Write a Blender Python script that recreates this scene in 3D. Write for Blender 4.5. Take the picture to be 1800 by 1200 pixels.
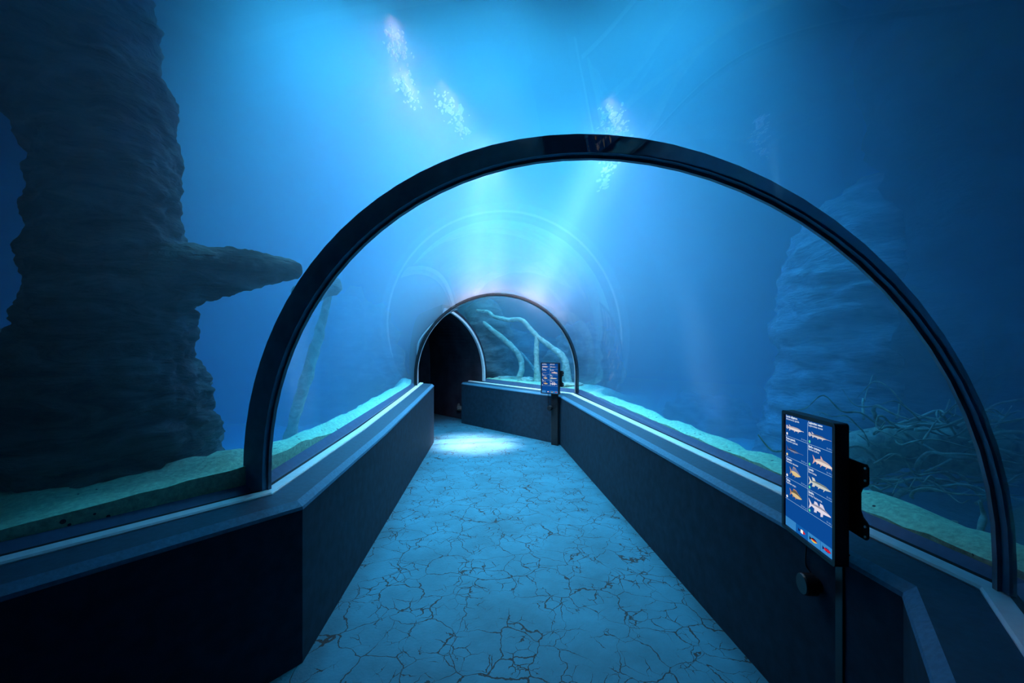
import bpy, bmesh, math, random
from mathutils import Vector, Matrix, noise

for o in list(bpy.data.objects):
    bpy.data.objects.remove(o)
S = bpy.context.scene
COL = S.collection
R = math.radians
rnd = random.Random(7)

# ------------------------------------------------------------------ camera
cam_data = bpy.data.cameras.new('camera')
cam = bpy.data.objects.new('camera', cam_data)
COL.objects.link(cam)
cam.location = (0, 0, 1.65)
cam.rotation_euler = (R(90), 0, 0)
cam_data.sensor_width = 36.0
cam_data.lens = 14.4
cam_data.shift_y = 17 / 1800
cam_data.clip_start = 0.02
cam_data.clip_end = 100
S.camera = cam

# ------------------------------------------------------------------ world, exposure
wd = bpy.data.worlds.new('world')
S.world = wd
wd.use_nodes = True
wd.node_tree.nodes['Background'].inputs[0].default_value = (0.01, 0.05, 0.16, 1)
wd.node_tree.nodes['Background'].inputs[1].default_value = 0.02
S.view_settings.view_transform = 'Standard'
S.view_settings.look = 'None'
S.view_settings.gamma = 1.0
S.view_settings.use_curve_mapping = False
S.view_settings.exposure = 0.0
S.cycles.volume_bounces = 1
S.cycles.max_bounces = 6
S.cycles.diffuse_bounces = 2
S.cycles.glossy_bounces = 2
S.cycles.transparent_max_bounces = 16
S.cycles.caustics_reflective = False
S.cycles.caustics_refractive = False

# ------------------------------------------------------------------ lamps over the tank, and added fill lights
def spot(name, loc, target, watts, cone, blend=0.8, col=(0.25, 0.62, 1.0), radius=0.12):
    d = bpy.data.lights.new(name, 'SPOT')
    d.energy = watts; d.color = col; d.spot_size = R(cone); d.spot_blend = blend
    d.shadow_soft_size = radius
    o = bpy.data.objects.new(name, d); COL.objects.link(o)
    o.location = loc
    o.rotation_euler = (Vector(target) - Vector(loc)).to_track_quat('-Z', 'Y').to_euler()
    return o

BEAM = (1.0, 0.19, 0.10)      # warm lamps; the water takes the red out
CYAN = (0.46, 1.0, 0.70)
K = 1.0
spot('tank_spotlight', (-0.25, 6.8, 9.5), (-0.55, 7.1, 2.5), 620000 * K, 10, 1.0, BEAM, 0.25)
spot('tank_spotlight', (3.4, 6.4, 9.0), (0.45, 7.2, 2.5), 900000 * K, 10, 1.0, BEAM, 0.25)
spot('tank_spotlight', (-3.0, 3.0, 8.5), (-0.4, 6.4, 2.6), 30000 * K, 13, 1.0, BEAM, 0.3)
for (x, y, z, w, cone) in ((-2.0, 4.3, 6.8, 6900, 80), (1.6, 4.0, 6.8, 5300, 74), (-0.2, 4.3, 6.8, 6000, 72), (-1.4, 7.0, 7.0, 3600, 80), (1.2, 6.8, 7.0, 3600, 80), (0.0, 9.6, 7.2, 2600, 84)):
    spot('tank_flood_fill', (x, y, z), (x * 0.9, y + (1.1 if y < 5 else 0.3), 0), w * K, cone, 1.0, CYAN, 0.5)
spot('tank_flood_fill', (2.35, 2.1, 5.0), (2.15, 2.0, 0.9), 190, 34, 1.0, (0.7, 1.0, 0.62), 0.2)  # added fill for the sand and roots behind the near screen
spot('tank_flood_fill', (-2.05, 1.75, 5.0), (-1.95, 1.85, 0.9), 75, 30, 1.0, (0.7, 1.0, 0.62), 0.2)  # added fill for the sand below the trunk
spot('tank_flood_fill', (1.2, 10.5, 4.9), (0.2, 9.6, 1.2), 900, 70, 1.0, (0.5, 0.85, 0.85), 0.3)  # added to brighten the pale branches beyond the far arch

# ------------------------------------------------------------------ helpers
def tag(o, label=None, cat=None, group=None, kind=None):
    if label: o['label'] = label
    if cat: o['category'] = cat
    if group: o['group'] = group
    if kind: o['kind'] = kind
    return o

def empty(name, loc=(0, 0, 0), rot=(0, 0, 0)):
    o = bpy.data.objects.new(name, None); COL.objects.link(o)
    o.location = loc; o.rotation_euler = rot
    o.empty_display_size = 0.1
    return o

def mesh_obj(name, verts, faces, mat, parent=None, smooth=False, mats=None, midx=None):
    me = bpy.data.meshes.new(name)
    me.from_pydata([tuple(v) for v in verts], [], faces)
    for m in (mats or [mat]):
        me.materials.append(m)
    if midx:
        for p, i in zip(me.polygons, midx): p.material_index = i
    if smooth:
        for p in me.polygons: p.use_smooth = True
    me.update()
    o = bpy.data.objects.new(name, me); COL.objects.link(o)
    if parent: o.parent = parent
    return o

def fix_normals(o):
    bm = bmesh.new(); bm.from_mesh(o.data)
    bmesh.ops.recalc_face_normals(bm, faces=bm.faces)
    bm.to_mesh(o.data); bm.free()
    return o

class MB:
    def __init__(s): s.v = []; s.f = []; s.m = []
    def add(s, v, f, mi=0):
        n = len(s.v); s.v += [Vector(p) for p in v]
        s.f += [[i + n for i in q] for q in f]; s.m += [mi] * len(f)
    def box(s, c, d, rz=0, mi=0, bevel=0.0):
        x, y, z = d[0] / 2, d[1] / 2, d[2] / 2
        bm = bmesh.new(); bmesh.ops.create_cube(bm, size=1)
        bmesh.ops.scale(bm, vec=d, verts=bm.verts)
        if bevel: bmesh.ops.bevel(bm, geom=bm.edges[:], offset=bevel, segments=2, affect='EDGES', profile=0.6)
        M = Matrix.Translation(c) @ Matrix.Rotation(rz, 4, 'Z')
        bm.verts.ensure_lookup_table()
        s.add([M @ v.co for v in bm.verts], [[v.index for v in f.verts] for f in bm.faces], mi); bm.free()
    def tube(s, pts, rad, seg=8, mi=0, cap=True):
        pts = [Vector(p) for p in pts]
        if not isinstance(rad, (list, tuple)): rad = [rad] * len(pts)
        n = len(pts); up = Vector((0.013, 0.021, 1)).normalized(); vs = []; prev = None
        for i, p in enumerate(pts):
            t = (pts[min(i + 1, n - 1)] - pts[max(i - 1, 0)]).normalized()
            if prev is None:
                a = up if abs(t.dot(up)) < 0.9 else Vector((1, 0.01, 0))
                u = (a - t * a.dot(t)).normalized()
            else:
                u = (prev - t * prev.dot(t)).normalized()
            prev = u; w = t.cross(u)
            for k in range(seg):
                a = 2 * math.pi * k / seg
                vs.append(p + (u * math.cos(a) + w * math.sin(a)) * rad[i])
        fs = [[i * seg + k, i * seg + (k + 1) % seg, (i + 1) * seg + (k + 1) % seg, (i + 1) * seg + k] for i in range(n - 1) for k in range(seg)]
        if cap:
            fs.append(list(range(seg))[::-1]); fs.append([(n - 1) * seg + k for k in range(seg)])
        s.add(vs, fs, mi)
    def prism(s, outline, y0, y1, mi=0):
        # outline in x,z ; extruded along y
        n = len(outline)
        vs = [(x, y0, z) for x, z in outline] + [(x, y1, z) for x, z in outline]
        fs = [list(range(n)), list(range(n, 2 * n))[::-1]] + [[i, i + n, (i + 1) % n + n, (i + 1) % n] for i in range(n)]
        s.add(vs, fs, mi)
    def build(s, name, mat, parent=None, smooth=False, mats=None):
        return mesh_obj(name, s.v, s.f, mat, parent, smooth, mats, s.m if mats else None)

def spline(pts, n):
    """Catmull-Rom through tuples of any length, n samples per span"""
    P = [pts[0]] + list(pts) + [pts[-1]]
    out = []
    for i in range(1, len(P) - 2):
        for k in range(n):
            t = k / n
            out.append(tuple(0.5 * ((2 * b) + (c - a) * t + (2 * a - 5 * b + 4 * c - d) * t * t + (3 * b - a - 3 * c + d) * t ** 3)
                             for a, b, c, d in zip(P[i - 1], P[i], P[i + 1], P[i + 2])))
    out.append(tuple(pts[-1]))
    return out

def fbm(p, oct=4):
    return noise.fractal(p, 1.0, 2.0, oct, noise_basis='PERLIN_ORIGINAL')

def organic(name, pts, seg, mat, amp, parent=None, n=10, fx=(1.5, 1.5, 4.0), seed=0.0, ridge=0.0, fine=0.45):
    """A rough limb or rock column along a spline of (x, y, z, radius)"""
    sp = spline(pts, n)
    P = [Vector(p[:3]) for p in sp]; Rr = [p[3] for p in sp]
    vs = []; prev = None; N = len(P)
    for i, p in enumerate(P):
        t = (P[min(i + 1, N - 1)] - P[max(i - 1, 0)]).normalized()
        if prev is None:
            a = Vector((0, 0, 1)) if abs(t.z) < 0.9 else Vector((1, 0, 0))
            u = (a - t * a.dot(t)).normalized()
        else:
            u = (prev - t * prev.dot(t)).normalized()
        prev = u; w = t.cross(u)
        for k in range(seg):
            a = 2 * math.pi * k / seg
            d = u * math.cos(a) + w * math.sin(a)
            q = p + d * Rr[i]
            nz = fbm(Vector((q.x * fx[0] + seed, q.y * fx[1], q.z * fx[2])), 5)
            n2 = fbm(Vector((q.x * fx[0] * 4 + seed, q.y * fx[1] * 4, q.z * fx[2] * 3.2)), 3)
            rr = 1 - abs(fbm(Vector((q.x * fx[0] * 1.6 + seed + 9, q.y * fx[1] * 1.6, q.z * fx[2] * 1.5)), 3))
            s = min(1.0, Rr[i] / max(Rr) * 1.3)
            vs.append(p + d * (Rr[i] + s * amp * (nz + fine * n2 + ridge * (rr - 0.75))))
    fs = [[i * seg + k, i * seg + (k + 1) % seg, (i + 1) * seg + (k + 1) % seg, (i + 1) * seg + k] for i in range(N - 1) for k in range(seg)]
    vs.append(P[0]); vs.append(P[-1])
    fs += [[len(vs) - 2, (k + 1) % seg, k] for k in range(seg)]
    b = (N - 1) * seg
    fs += [[len(vs) - 1, b + k, b + (k + 1) % seg] for k in range(seg)]
    return mesh_obj(name, vs, fs, mat, parent, True)

def boulder(name, c, r, mat, amp=0.25, seed=0.0, sub=4, freq=1.6, parent=None):
    bm = bmesh.new(); bmesh.ops.create_icosphere(bm, subdivisions=sub, radius=1)
    for v in bm.verts:
        d = v.co.normalized()
        k = 1 + amp * fbm(d * freq + Vector((seed, seed * 1.7, 0)), 5) + amp * 0.35 * fbm(Vector((d.x * 3, d.y * 3, d.z * 9 + seed)), 3)
        v.co = Vector((d.x * r[0], d.y * r[1], d.z * r[2])) * k + Vector(c)
    me = bpy.data.meshes.new(name); bm.to_mesh(me); bm.free(); me.materials.append(mat)
    for p in me.polygons: p.use_smooth = True
    o = bpy.data.objects.new(name, me); COL.objects.link(o)
    if parent: o.parent = parent
    return o

# ------------------------------------------------------------------ materials
class NT:
    def __init__(s, name):
        s.m = bpy.data.materials.new(name); s.m.use_nodes = True
        s.t = s.m.node_tree; s.t.nodes.clear()
        s.out = s.n('ShaderNodeOutputMaterial')
    def n(s, ty, **kw):
        nd = s.t.nodes.new(ty)
        for k, v in kw.items():
            if isinstance(k, str) and hasattr(nd, k): setattr(nd, k, v)
        return nd
    def l(s, a, b): s.t.links.new(a, b)

def principled(nt, col, rough, spec=0.3, metal=0.0):
    b = nt.n('ShaderNodeBsdfPrincipled')
    b.inputs['Base Color'].default_value = (*col, 1)
    b.inputs['Roughness'].default_value = rough
    b.inputs['Metallic'].default_value = metal
    b.inputs['Specular IOR Level'].default_value = spec
    nt.l(b.outputs[0], nt.out.inputs['Surface'])
    return b

def mat_plain(name, col, rough=0.6, var=0.25, scale=30, bump=0.1, spec=0.3, metal=0.0):
    nt = NT(name); b = principled(nt, col, rough, spec, metal)
    tc = nt.n('ShaderNodeTexCoord'); nz = nt.n('ShaderNodeTexNoise')
    nz.inputs['Scale'].default_value = scale; nz.inputs['Detail'].default_value = 5
    nt.l(tc.outputs['Object'], nz.inputs['Vector'])
    rp = nt.n('ShaderNodeValToRGB')
    rp.color_ramp.elements[0].color = (*[c * (1 - var) for c in col], 1); rp.color_ramp.elements[0].position = 0.3
    rp.color_ramp.elements[1].color = (*[min(1, c * (1 + var)) for c in col], 1); rp.color_ramp.elements[1].position = 0.7
    nt.l(nz.outputs['Fac'], rp.inputs[0]); nt.l(rp.outputs[0], b.inputs['Base Color'])
    if bump:
        bp = nt.n('ShaderNodeBump'); bp.inputs['Strength'].default_value = bump; bp.inputs['Distance'].default_value = 0.01
        nt.l(nz.outputs['Fac'], bp.inputs['Height']); nt.l(bp.outputs[0], b.inputs['Normal'])
    return nt.m

def mat_rock(name, dark, light, sc=(3, 3, 9), bump=0.6, dist=0.05):
    nt = NT(name); b = principled(nt, light, 0.9, 0.15)
    tc = nt.n('ShaderNodeTexCoord'); mp = nt.n('ShaderNodeMapping'); mp.inputs['Scale'].default_value = sc
    nt.l(tc.outputs['Object'], mp.inputs[0])
    n1 = nt.n('ShaderNodeTexNoise'); n1.inputs['Scale'].default_value = 1.0; n1.inputs['Detail'].default_value = 9; n1.inputs['Roughness'].default_value = 0.62
    n1.inputs['Distortion'].default_value = 0.8
    nt.l(mp.outputs[0], n1.inputs['Vector'])
    n2 = nt.n('ShaderNodeTexNoise'); n2.inputs['Scale'].default_value = 5.0; n2.inputs['Detail'].default_value = 6
    nt.l(mp.outputs[0], n2.inputs['Vector'])
    rp = nt.n('ShaderNodeValToRGB')
    rp.color_ramp.elements[0].color = (*dark, 1); rp.color_ramp.elements[0].position = 0.36
    rp.color_ramp.elements[1].color = (*light, 1); rp.color_ramp.elements[1].position = 0.66
    nt.l(n1.outputs['Fac'], rp.inputs[0]); nt.l(rp.outputs[0], b.inputs['Base Color'])
    ad = nt.n('ShaderNodeMath', operation='MULTIPLY_ADD'); ad.inputs[1].default_value = 0.3
    nt.l(n2.outputs['Fac'], ad.inputs[0]); nt.l(n1.outputs['Fac'], ad.inputs[2])
    bp = nt.n('ShaderNodeBump'); bp.inputs['Strength'].default_value = bump; bp.inputs['Distance'].default_value = dist
    nt.l(ad.outputs[0], bp.inputs['Height']); nt.l(bp.outputs[0], b.inputs['Normal'])
    return nt.m

def mat_floor():
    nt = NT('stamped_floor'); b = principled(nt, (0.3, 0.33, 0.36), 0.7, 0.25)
    tc = nt.n('ShaderNodeTexCoord')
    # cracks: edges of distorted cells at two sizes, broken up by noise
    nd = nt.n('ShaderNodeTexNoise'); nd.inputs['Scale'].default_value = 5.0; nd.inputs['Detail'].default_value = 6
    nt.l(tc.outputs['Object'], nd.inputs['Vector'])
    mx = nt.n('ShaderNodeMix', data_type='RGBA'); mx.blend_type = 'ADD'; mx.inputs[0].default_value = 0.16
    nt.l(tc.outputs['Object'], mx.inputs[6]); nt.l(nd.outputs['Color'], mx.inputs[7])
    def cracks(scale, width, lo, hi, mscale):
        v = nt.n('ShaderNodeTexVoronoi', feature='DISTANCE_TO_EDGE'); v.inputs['Scale'].default_value = scale
        nt.l(mx.outputs[2], v.inputs['Vector'])
        m = nt.n('ShaderNodeTexNoise'); m.inputs['Scale'].default_value = mscale; m.inputs['Detail'].default_value = 3
        nt.l(tc.outputs['Object'], m.inputs['Vector'])
        w = nt.n('ShaderNodeMapRange'); w.inputs[1].default_value = lo; w.inputs[2].default_value = hi
        w.inputs[3].default_value = 0.0; w.inputs[4].default_value = width
        nt.l(m.outputs['Fac'], w.inputs[0])
        lt = nt.n('ShaderNodeMath', operation='LESS_THAN')
        nt.l(v.outputs['Distance'], lt.inputs[0]); nt.l(w.outputs[0], lt.inputs[1])
        return lt
    c1 = cracks(4.2, 0.016, 0.36, 0.60, 3.1)
    c2 = cracks(10.0, 0.034, 0.47, 0.66, 4.3)
    mxm = nt.n('ShaderNodeMath', operation='MAXIMUM')
    nt.l(c1.outputs[0], mxm.inputs[0]); nt.l(c2.outputs[0], mxm.inputs[1])
    st = nt.n('ShaderNodeTexNoise'); st.inputs['Scale'].default_value = 2.2; st.inputs['Detail'].default_value = 8; st.inputs['Roughness'].default_value = 0.65
    nt.l(tc.outputs['Object'], st.inputs['Vector'])
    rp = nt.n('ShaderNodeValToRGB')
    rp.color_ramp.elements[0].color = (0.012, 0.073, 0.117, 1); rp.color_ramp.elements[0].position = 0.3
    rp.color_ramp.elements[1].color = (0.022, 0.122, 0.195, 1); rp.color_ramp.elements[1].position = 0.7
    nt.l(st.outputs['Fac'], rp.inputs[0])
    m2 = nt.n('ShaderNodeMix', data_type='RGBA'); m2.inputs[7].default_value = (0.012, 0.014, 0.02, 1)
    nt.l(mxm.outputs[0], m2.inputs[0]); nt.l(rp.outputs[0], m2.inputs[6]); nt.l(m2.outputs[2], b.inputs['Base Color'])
    fi = nt.n('ShaderNodeTexNoise'); fi.inputs['Scale'].default_value = 60; fi.inputs['Detail'].default_value = 4
    nt.l(tc.outputs['Object'], fi.inputs['Vector'])
    sb = nt.n('ShaderNodeMath', operation='SUBTRACT'); nt.l(fi.outputs['Fac'], sb.inputs[0]); nt.l(mxm.outputs[0], sb.inputs[1])
    bp = nt.n('ShaderNodeBump'); bp.inputs['Strength'].default_value = 0.35; bp.inputs['Distance'].default_value = 0.01
    nt.l(sb.outputs[0], bp.inputs['Height']); nt.l(bp.outputs[0], b.inputs['Normal'])
    return nt.m

def mat_sand():
    nt = NT('sand'); b = principled(nt, (0.6, 0.6, 0.4), 0.95, 0.1)
    tc = nt.n('ShaderNodeTexCoord')
    n1 = nt.n('ShaderNodeTexNoise'); n1.inputs['Scale'].default_value = 40; n1.inputs['Detail'].default_value = 8; n1.inputs['Roughness'].default_value = 0.7
    nt.l(tc.outputs['Object'], n1.inputs['Vector'])
    n2 = nt.n('ShaderNodeTexVoronoi'); n2.inputs['Scale'].default_value = 16
    nt.l(tc.outputs['Object'], n2.inputs['Vector'])
    lt = nt.n('ShaderNodeMath', operation='LESS_THAN'); lt.inputs[1].default_value = 0.16
    nt.l(n2.outputs['Distance'], lt.inputs[0])
    rp = nt.n('ShaderNodeValToRGB')
    rp.color_ramp.elements[0].color = (0.30, 0.48, 0.30, 1); rp.color_ramp.elements[0].position = 0.3
    rp.color_ramp.elements[1].color = (0.58, 0.90, 0.58, 1); rp.color_ramp.elements[1].position = 0.65
    nt.l(n1.outputs['Fac'], rp.inputs[0])
    mx = nt.n('ShaderNodeMix', data_type='RGBA'); mx.inputs[7].default_value = (0.08, 0.08, 0.06, 1)
    nz = nt.n('ShaderNodeTexNoise'); nz.inputs['Scale'].default_value = 6
    nt.l(tc.outputs['Object'], nz.inputs['Vector'])
    gt = nt.n('ShaderNodeMath', operation='GREATER_THAN'); gt.inputs[1].default_value = 0.56; nt.l(nz.outputs['Fac'], gt.inputs[0])
    ml = nt.n('ShaderNodeMath', operation='MULTIPLY'); nt.l(lt.outputs[0], ml.inputs[0]); nt.l(gt.outputs[0], ml.inputs[1])
    nt.l(ml.outputs[0], mx.inputs[0]); nt.l(rp.outputs[0], mx.inputs[6]); nt.l(mx.outputs[2], b.inputs['Base Color'])
    bp = nt.n('ShaderNodeBump'); bp.inputs['Strength'].default_value = 0.5; bp.inputs['Distance'].default_value = 0.02
    nt.l(n1.outputs['Fac'], bp.inputs['Height']); nt.l(bp.outputs[0], b.inputs['Normal'])
    return nt.m

def mat_glass():
    nt = NT('acrylic')
    tr = nt.n('ShaderNodeBsdfTransparent'); tr.inputs[0].default_value = (0.93, 0.97, 0.98, 1)
    gl = nt.n('ShaderNodeBsdfGlossy'); gl.inputs['Roughness'].default_value = 0.0
    gl.inputs['Color'].default_value = (0.9, 0.95, 1, 1)
    lw = nt.n('ShaderNodeLayerWeight'); lw.inputs['Blend'].default_value = 0.5
    pw = nt.n('ShaderNodeMath', operation='POWER'); pw.inputs[1].default_value = 5.0
    nt.l(lw.outputs['Facing'], pw.inputs[0])
    ml = nt.n('ShaderNodeMath', operation='MULTIPLY_ADD'); ml.inputs[1].default_value = 0.35; ml.inputs[2].default_value = 0.008
    nt.l(pw.outputs[0], ml.inputs[0])
    mx = nt.n('ShaderNodeMixShader')
    nt.l(ml.outputs[0], mx.inputs[0]); nt.l(tr.outputs[0], mx.inputs[1]); nt.l(gl.outputs[0], mx.inputs[2])
    nt.l(mx.outputs[0], nt.out.inputs['Surface'])
    return nt.m

def mat_water():
    nt = NT('tank_water')
    sc = nt.n('ShaderNodeVolumeScatter'); sc.inputs['Color'].default_value = (0.8, 0.9, 1.0, 1)
    sc.inputs['Density'].default_value = 0.22; sc.inputs['Anisotropy'].default_value = 0.2
    ab = nt.n('ShaderNodeVolumeAbsorption'); ab.inputs['Color'].default_value = (0.03, 0.60, 0.925, 1)
    ab.inputs['Density'].default_value = 0.75
    ad = nt.n('ShaderNodeAddShader')
    nt.l(sc.outputs[0], ad.inputs[0]); nt.l(ab.outputs[0], ad.inputs[1]); nt.l(ad.outputs[0], nt.out.inputs['Volume'])
    return nt.m

def mat_glint():  # white stuff of the flakes that stand in for lamp glints
    nt = NT('glint_white')
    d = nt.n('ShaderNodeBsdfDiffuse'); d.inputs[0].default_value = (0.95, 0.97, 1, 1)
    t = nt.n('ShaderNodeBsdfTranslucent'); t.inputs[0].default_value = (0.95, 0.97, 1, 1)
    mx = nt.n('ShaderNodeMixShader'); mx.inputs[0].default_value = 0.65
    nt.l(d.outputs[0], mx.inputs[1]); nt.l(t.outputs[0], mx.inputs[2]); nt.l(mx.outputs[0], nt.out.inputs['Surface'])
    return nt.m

def mat_emit(name, col, k=1.0):
    nt = NT(name); e = nt.n('ShaderNodeEmission')
    e.inputs[0].default_value = (*col, 1); e.inputs[1].default_value = k
    nt.l(e.outputs[0], nt.out.inputs['Surface'])
    return nt.m

def srgb(r, g, b):
    return tuple(((c / 255) / 12.92 if c / 255 <= 0.04045 else ((c / 255 + 0.055) / 1.055) ** 2.4) for c in (r, g, b))

M_ROCK = mat_rock('tank_rock', (0.08, 0.08, 0.08), (0.26, 0.26, 0.24))
M_DARKROCK = mat_rock('dark_tank_rock', (0.03, 0.03, 0.035), (0.09, 0.09, 0.09))
M_PALEROCK = mat_rock('pale_tank_rock', (0.10, 0.12, 0.13), (0.46, 0.48, 0.46), (3, 3, 10), 0.9, 0.08)
M_BARK = mat_rock('sunken_wood', (0.03, 0.03, 0.03), (0.21, 0.20, 0.19), (2.6, 2.6, 9), 1.0, 0.08)
M_PALE = mat_rock('pale_driftwood', (0.40, 0.40, 0.26), (0.85, 0.82, 0.62), (9, 9, 14), 0.5, 0.02)
M_TWIG = mat_rock('root_wood', (0.12, 0.14, 0.10), (0.50, 0.55, 0.42), (12, 12, 12), 0.4, 0.01)
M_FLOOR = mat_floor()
M_SAND = mat_sand()
M_GLASS = mat_glass()
M_WATER = mat_water()
M_GLINT = mat_glint()
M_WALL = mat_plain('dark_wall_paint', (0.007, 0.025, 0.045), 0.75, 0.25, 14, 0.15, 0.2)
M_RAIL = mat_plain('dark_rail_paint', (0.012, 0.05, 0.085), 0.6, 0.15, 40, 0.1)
M_EDGE = mat_plain('worn_lit_rail_edge', (0.035, 0.13, 0.22), 0.7, 0.15, 60, 0.2)  # worn chamfer, painted lighter to carry its highlight too
M_STRIP = mat_plain('pale_metal_strip', (0.62, 0.66, 0.68), 0.4, 0.08, 20, 0.05, 0.5)
M_GAP = mat_plain('black_rubber_joint', (0.008, 0.008, 0.01), 0.8, 0.2, 30, 0)
M_CURB = mat_plain('slate_sill', (0.06, 0.095, 0.17), 0.6, 0.12, 30, 0.05)
M_FRAME = mat_plain('dark_blue_frame_paint', (0.10, 0.24, 0.36), 0.55, 0.2, 12, 0.05, 0.4)
M_RIM = mat_plain('grey_frame_edge', (0.12, 0.17, 0.22), 0.4, 0.2, 20, 0.05, 0.5)
M_VAULT = mat_plain('dark_vault_plaster', (0.035, 0.035, 0.05), 0.8, 0.35, 3, 0.2, 0.15)
M_BLACK = mat_plain('black_plastic', (0.008, 0.009, 0.012), 0.45, 0.2, 40, 0.03, 0.4)
M_STEEL = mat_plain('black_steel', (0.010, 0.011, 0.014), 0.4, 0.2, 40, 0.03, 0.5, 0.3)

# ------------------------------------------------------------------ tunnel layout (metres, plan view)
DA = Vector((0.602, 0.799)); DB = Vector((-0.0577, 0.9983)); DC = Vector((-0.676, 0.737))
NARC = 40
class Ring:
    custom = None; peak = 0.0
    def __init__(s, P, Q, zl, zr, zc, rise, rad=None):
        s.P = Vector(P); s.Q = Vector(Q); s.zl = zl; s.zr = zr; s.zc = zc; s.rise = rise
        s.d = (s.Q - s.P).normalized(); half = (s.Q - s.P).length / 2; s.mid = (s.P + s.Q) / 2
        s.n = Vector((-s.d.y, s.d.x))
        s.r = half if rad is None else rad
        s.c = half - s.r                                   # centre of the arc, measured from the middle of the feet
        s.a0 = math.pi if rad is None else math.acos(max(-1, (-half - s.c) / s.r))   # a cut arch starts short of the full half circle
    def prof(s, off=0.0, offl=None, offr=None, zfoot=None, offt=None):
        """(s, z) pairs from the left foot over the top to the right foot, pushed outward"""
        ol = off if offl is None else offl; orr = off if offr is None else offr; ot = off if offt is None else offt
        c = s.c + (orr - ol) / 2; r = s.r + (ol + orr) / 2
        arc = []
        if s.custom:
            for i, (x, z) in enumerate(s.custom):
                (xa, za), (xb, zb) = s.custom[max(i - 1, 0)], s.custom[min(i + 1, len(s.custom) - 1)]
                d = Vector((xb - xa, zb - za)).normalized(); w = ol if x < s.peak else orr
                arc.append((x - d.y * w, z + d.x * w))
            return [(arc[0][0], s.zl if zfoot is None else zfoot)] + arc + [(arc[-1][0], s.zr if zfoot is None else zfoot)]
        for i in range(NARC + 1):
            a = s.a0 * (1 - i / NARC)
            x = c + r * math.cos(a)
            if s.a0 < 3: x -= ol * (1 - i / NARC) ** 8
            arc.append((x, s.zc + (s.rise + ot) * math.sin(a)))
        return [(arc[0][0], s.zl if zfoot is None else zfoot)] + arc + [(arc[-1][0], s.zr if zfoot is None else zfoot)]
    def pt(s, a, z, along=0.0):
        q = s.mid + s.d * a + s.n * along
        return Vector((q.x, q.y, z))

P1, Q1 = Vector((-1.36, 2.25)), Vector((1.555, 1.29))
R0 = Ring(P1 - DA * 5.2, Q1 - DA * 5.2, 0.88, 0.88, 0.98, 1.505)
R1 = Ring(P1, Q1, 0.88, 0.88, 0.98, 1.505)
R2 = Ring((-1.63, 7.0), (1.19, 7.59), 1.05, 0.90, 1.22, 1.43)
R3Q = Vector((-0.67, 9.35)); R3D = Vector((-0.73, -0.683)).normalized()
R3W = 1.69
R3 = Ring(R3Q + R3D * R3W, R3Q, 1.0, 0.99, 1.10, 1.45)
def pointed_arch():
    """(distance from the left foot, z): a doorway arch whose two sides meet in an off-centre point"""
    half = NARC // 2; out = []
    lefts = spline([(1.69, 1.05), (1.69, 1.55), (1.675, 1.78), (1.60, 1.93), (1.47, 2.08), (1.30, 2.24), (1.03, 2.46)], 8)
    for i in range(half): out.append(lefts[round(i * (len(lefts) - 1) / half)])
    a0 = math.acos((1.45 - 1.03) / 1.45)
    for i in range(half + 1):
        a = a0 * (1 - i / half)
        out.append((1.45 - 1.45 * math.cos(a), 1.10 + 1.49 * math.sin(a)))
    return [(R3W / 2 - k, z) for k, z in out]
R4 = Ring((-2.62, 10.9), (-2.20, 11.0), 1.0, 0.99, 1.10, 1.45)
R3.custom = pointed_arch(); R3.peak = R3W / 2 - 1.04
RINGS = [R0, R1, R2, R3]

# ------------------------------------------------------------------ water body (a solid of water with the tunnel cut out of it)
def water_body():
    X0, X1, Y0, Y1, Z0, Z1 = -9.0, 10.0, -5.5, 19.0, -0.6, 5.25
    vs = [Vector(p) for p in ((X0, Y0, Z0), (X1, Y0, Z0), (X1, Y1, Z0), (X0, Y1, Z0), (X0, Y0, Z1), (X1, Y0, Z1), (X1, Y1, Z1), (X0, Y1, Z1))]
    fs = [[0, 3, 2, 1], [4, 5, 6, 7], [0, 1, 5, 4], [1, 2, 6, 5], [2, 3, 7, 6], [3, 0, 4, 7]]
    secs = []
    for r in (R0, R1, R2, R3, R4):
        off = 0.02 if r is not R3 and r is not R4 else 0.14
        pr = r.prof(off, 0.05 if r is R3 else off, off, -0.2)
        secs.append([r.pt(a, z) for a, z in pr])
    n = len(secs[0]); base = len(vs)
    for sct in secs: vs += sct
    # faces turned so their normals look into the tunnel (out of the water)
    for i in range(len(secs) - 1):
        for k in range(n):
            a, b = base + i * n + k, base + i * n + (k + 1) % n
            c, d = b + n, a + n
            fs.append([a, d, c, b])
    fs.append([base + k for k in range(n)])
    fs.append([base + (len(secs) - 1) * n + k for k in range(n)][::-1])
    o = mesh_obj('water', vs, fs, M_WATER)
    # orientation check: inner faces must point towards the tunnel axis
    return o
W = water_body()
me = W.data
f0 = me.polygons[6 + (NARC // 2)]
if f0.normal.z > 0:   # roof facet must look down into the tunnel
    bm = bmesh.new(); bm.from_mesh(me); bm.faces.ensure_lookup_table()
    bmesh.ops.reverse_faces(bm, faces=bm.faces[6:]); bm.to_mesh(me); bm.free()
tag(W, 'clear blue tank water all round the glass tunnel', 'water', kind='stuff')

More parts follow.
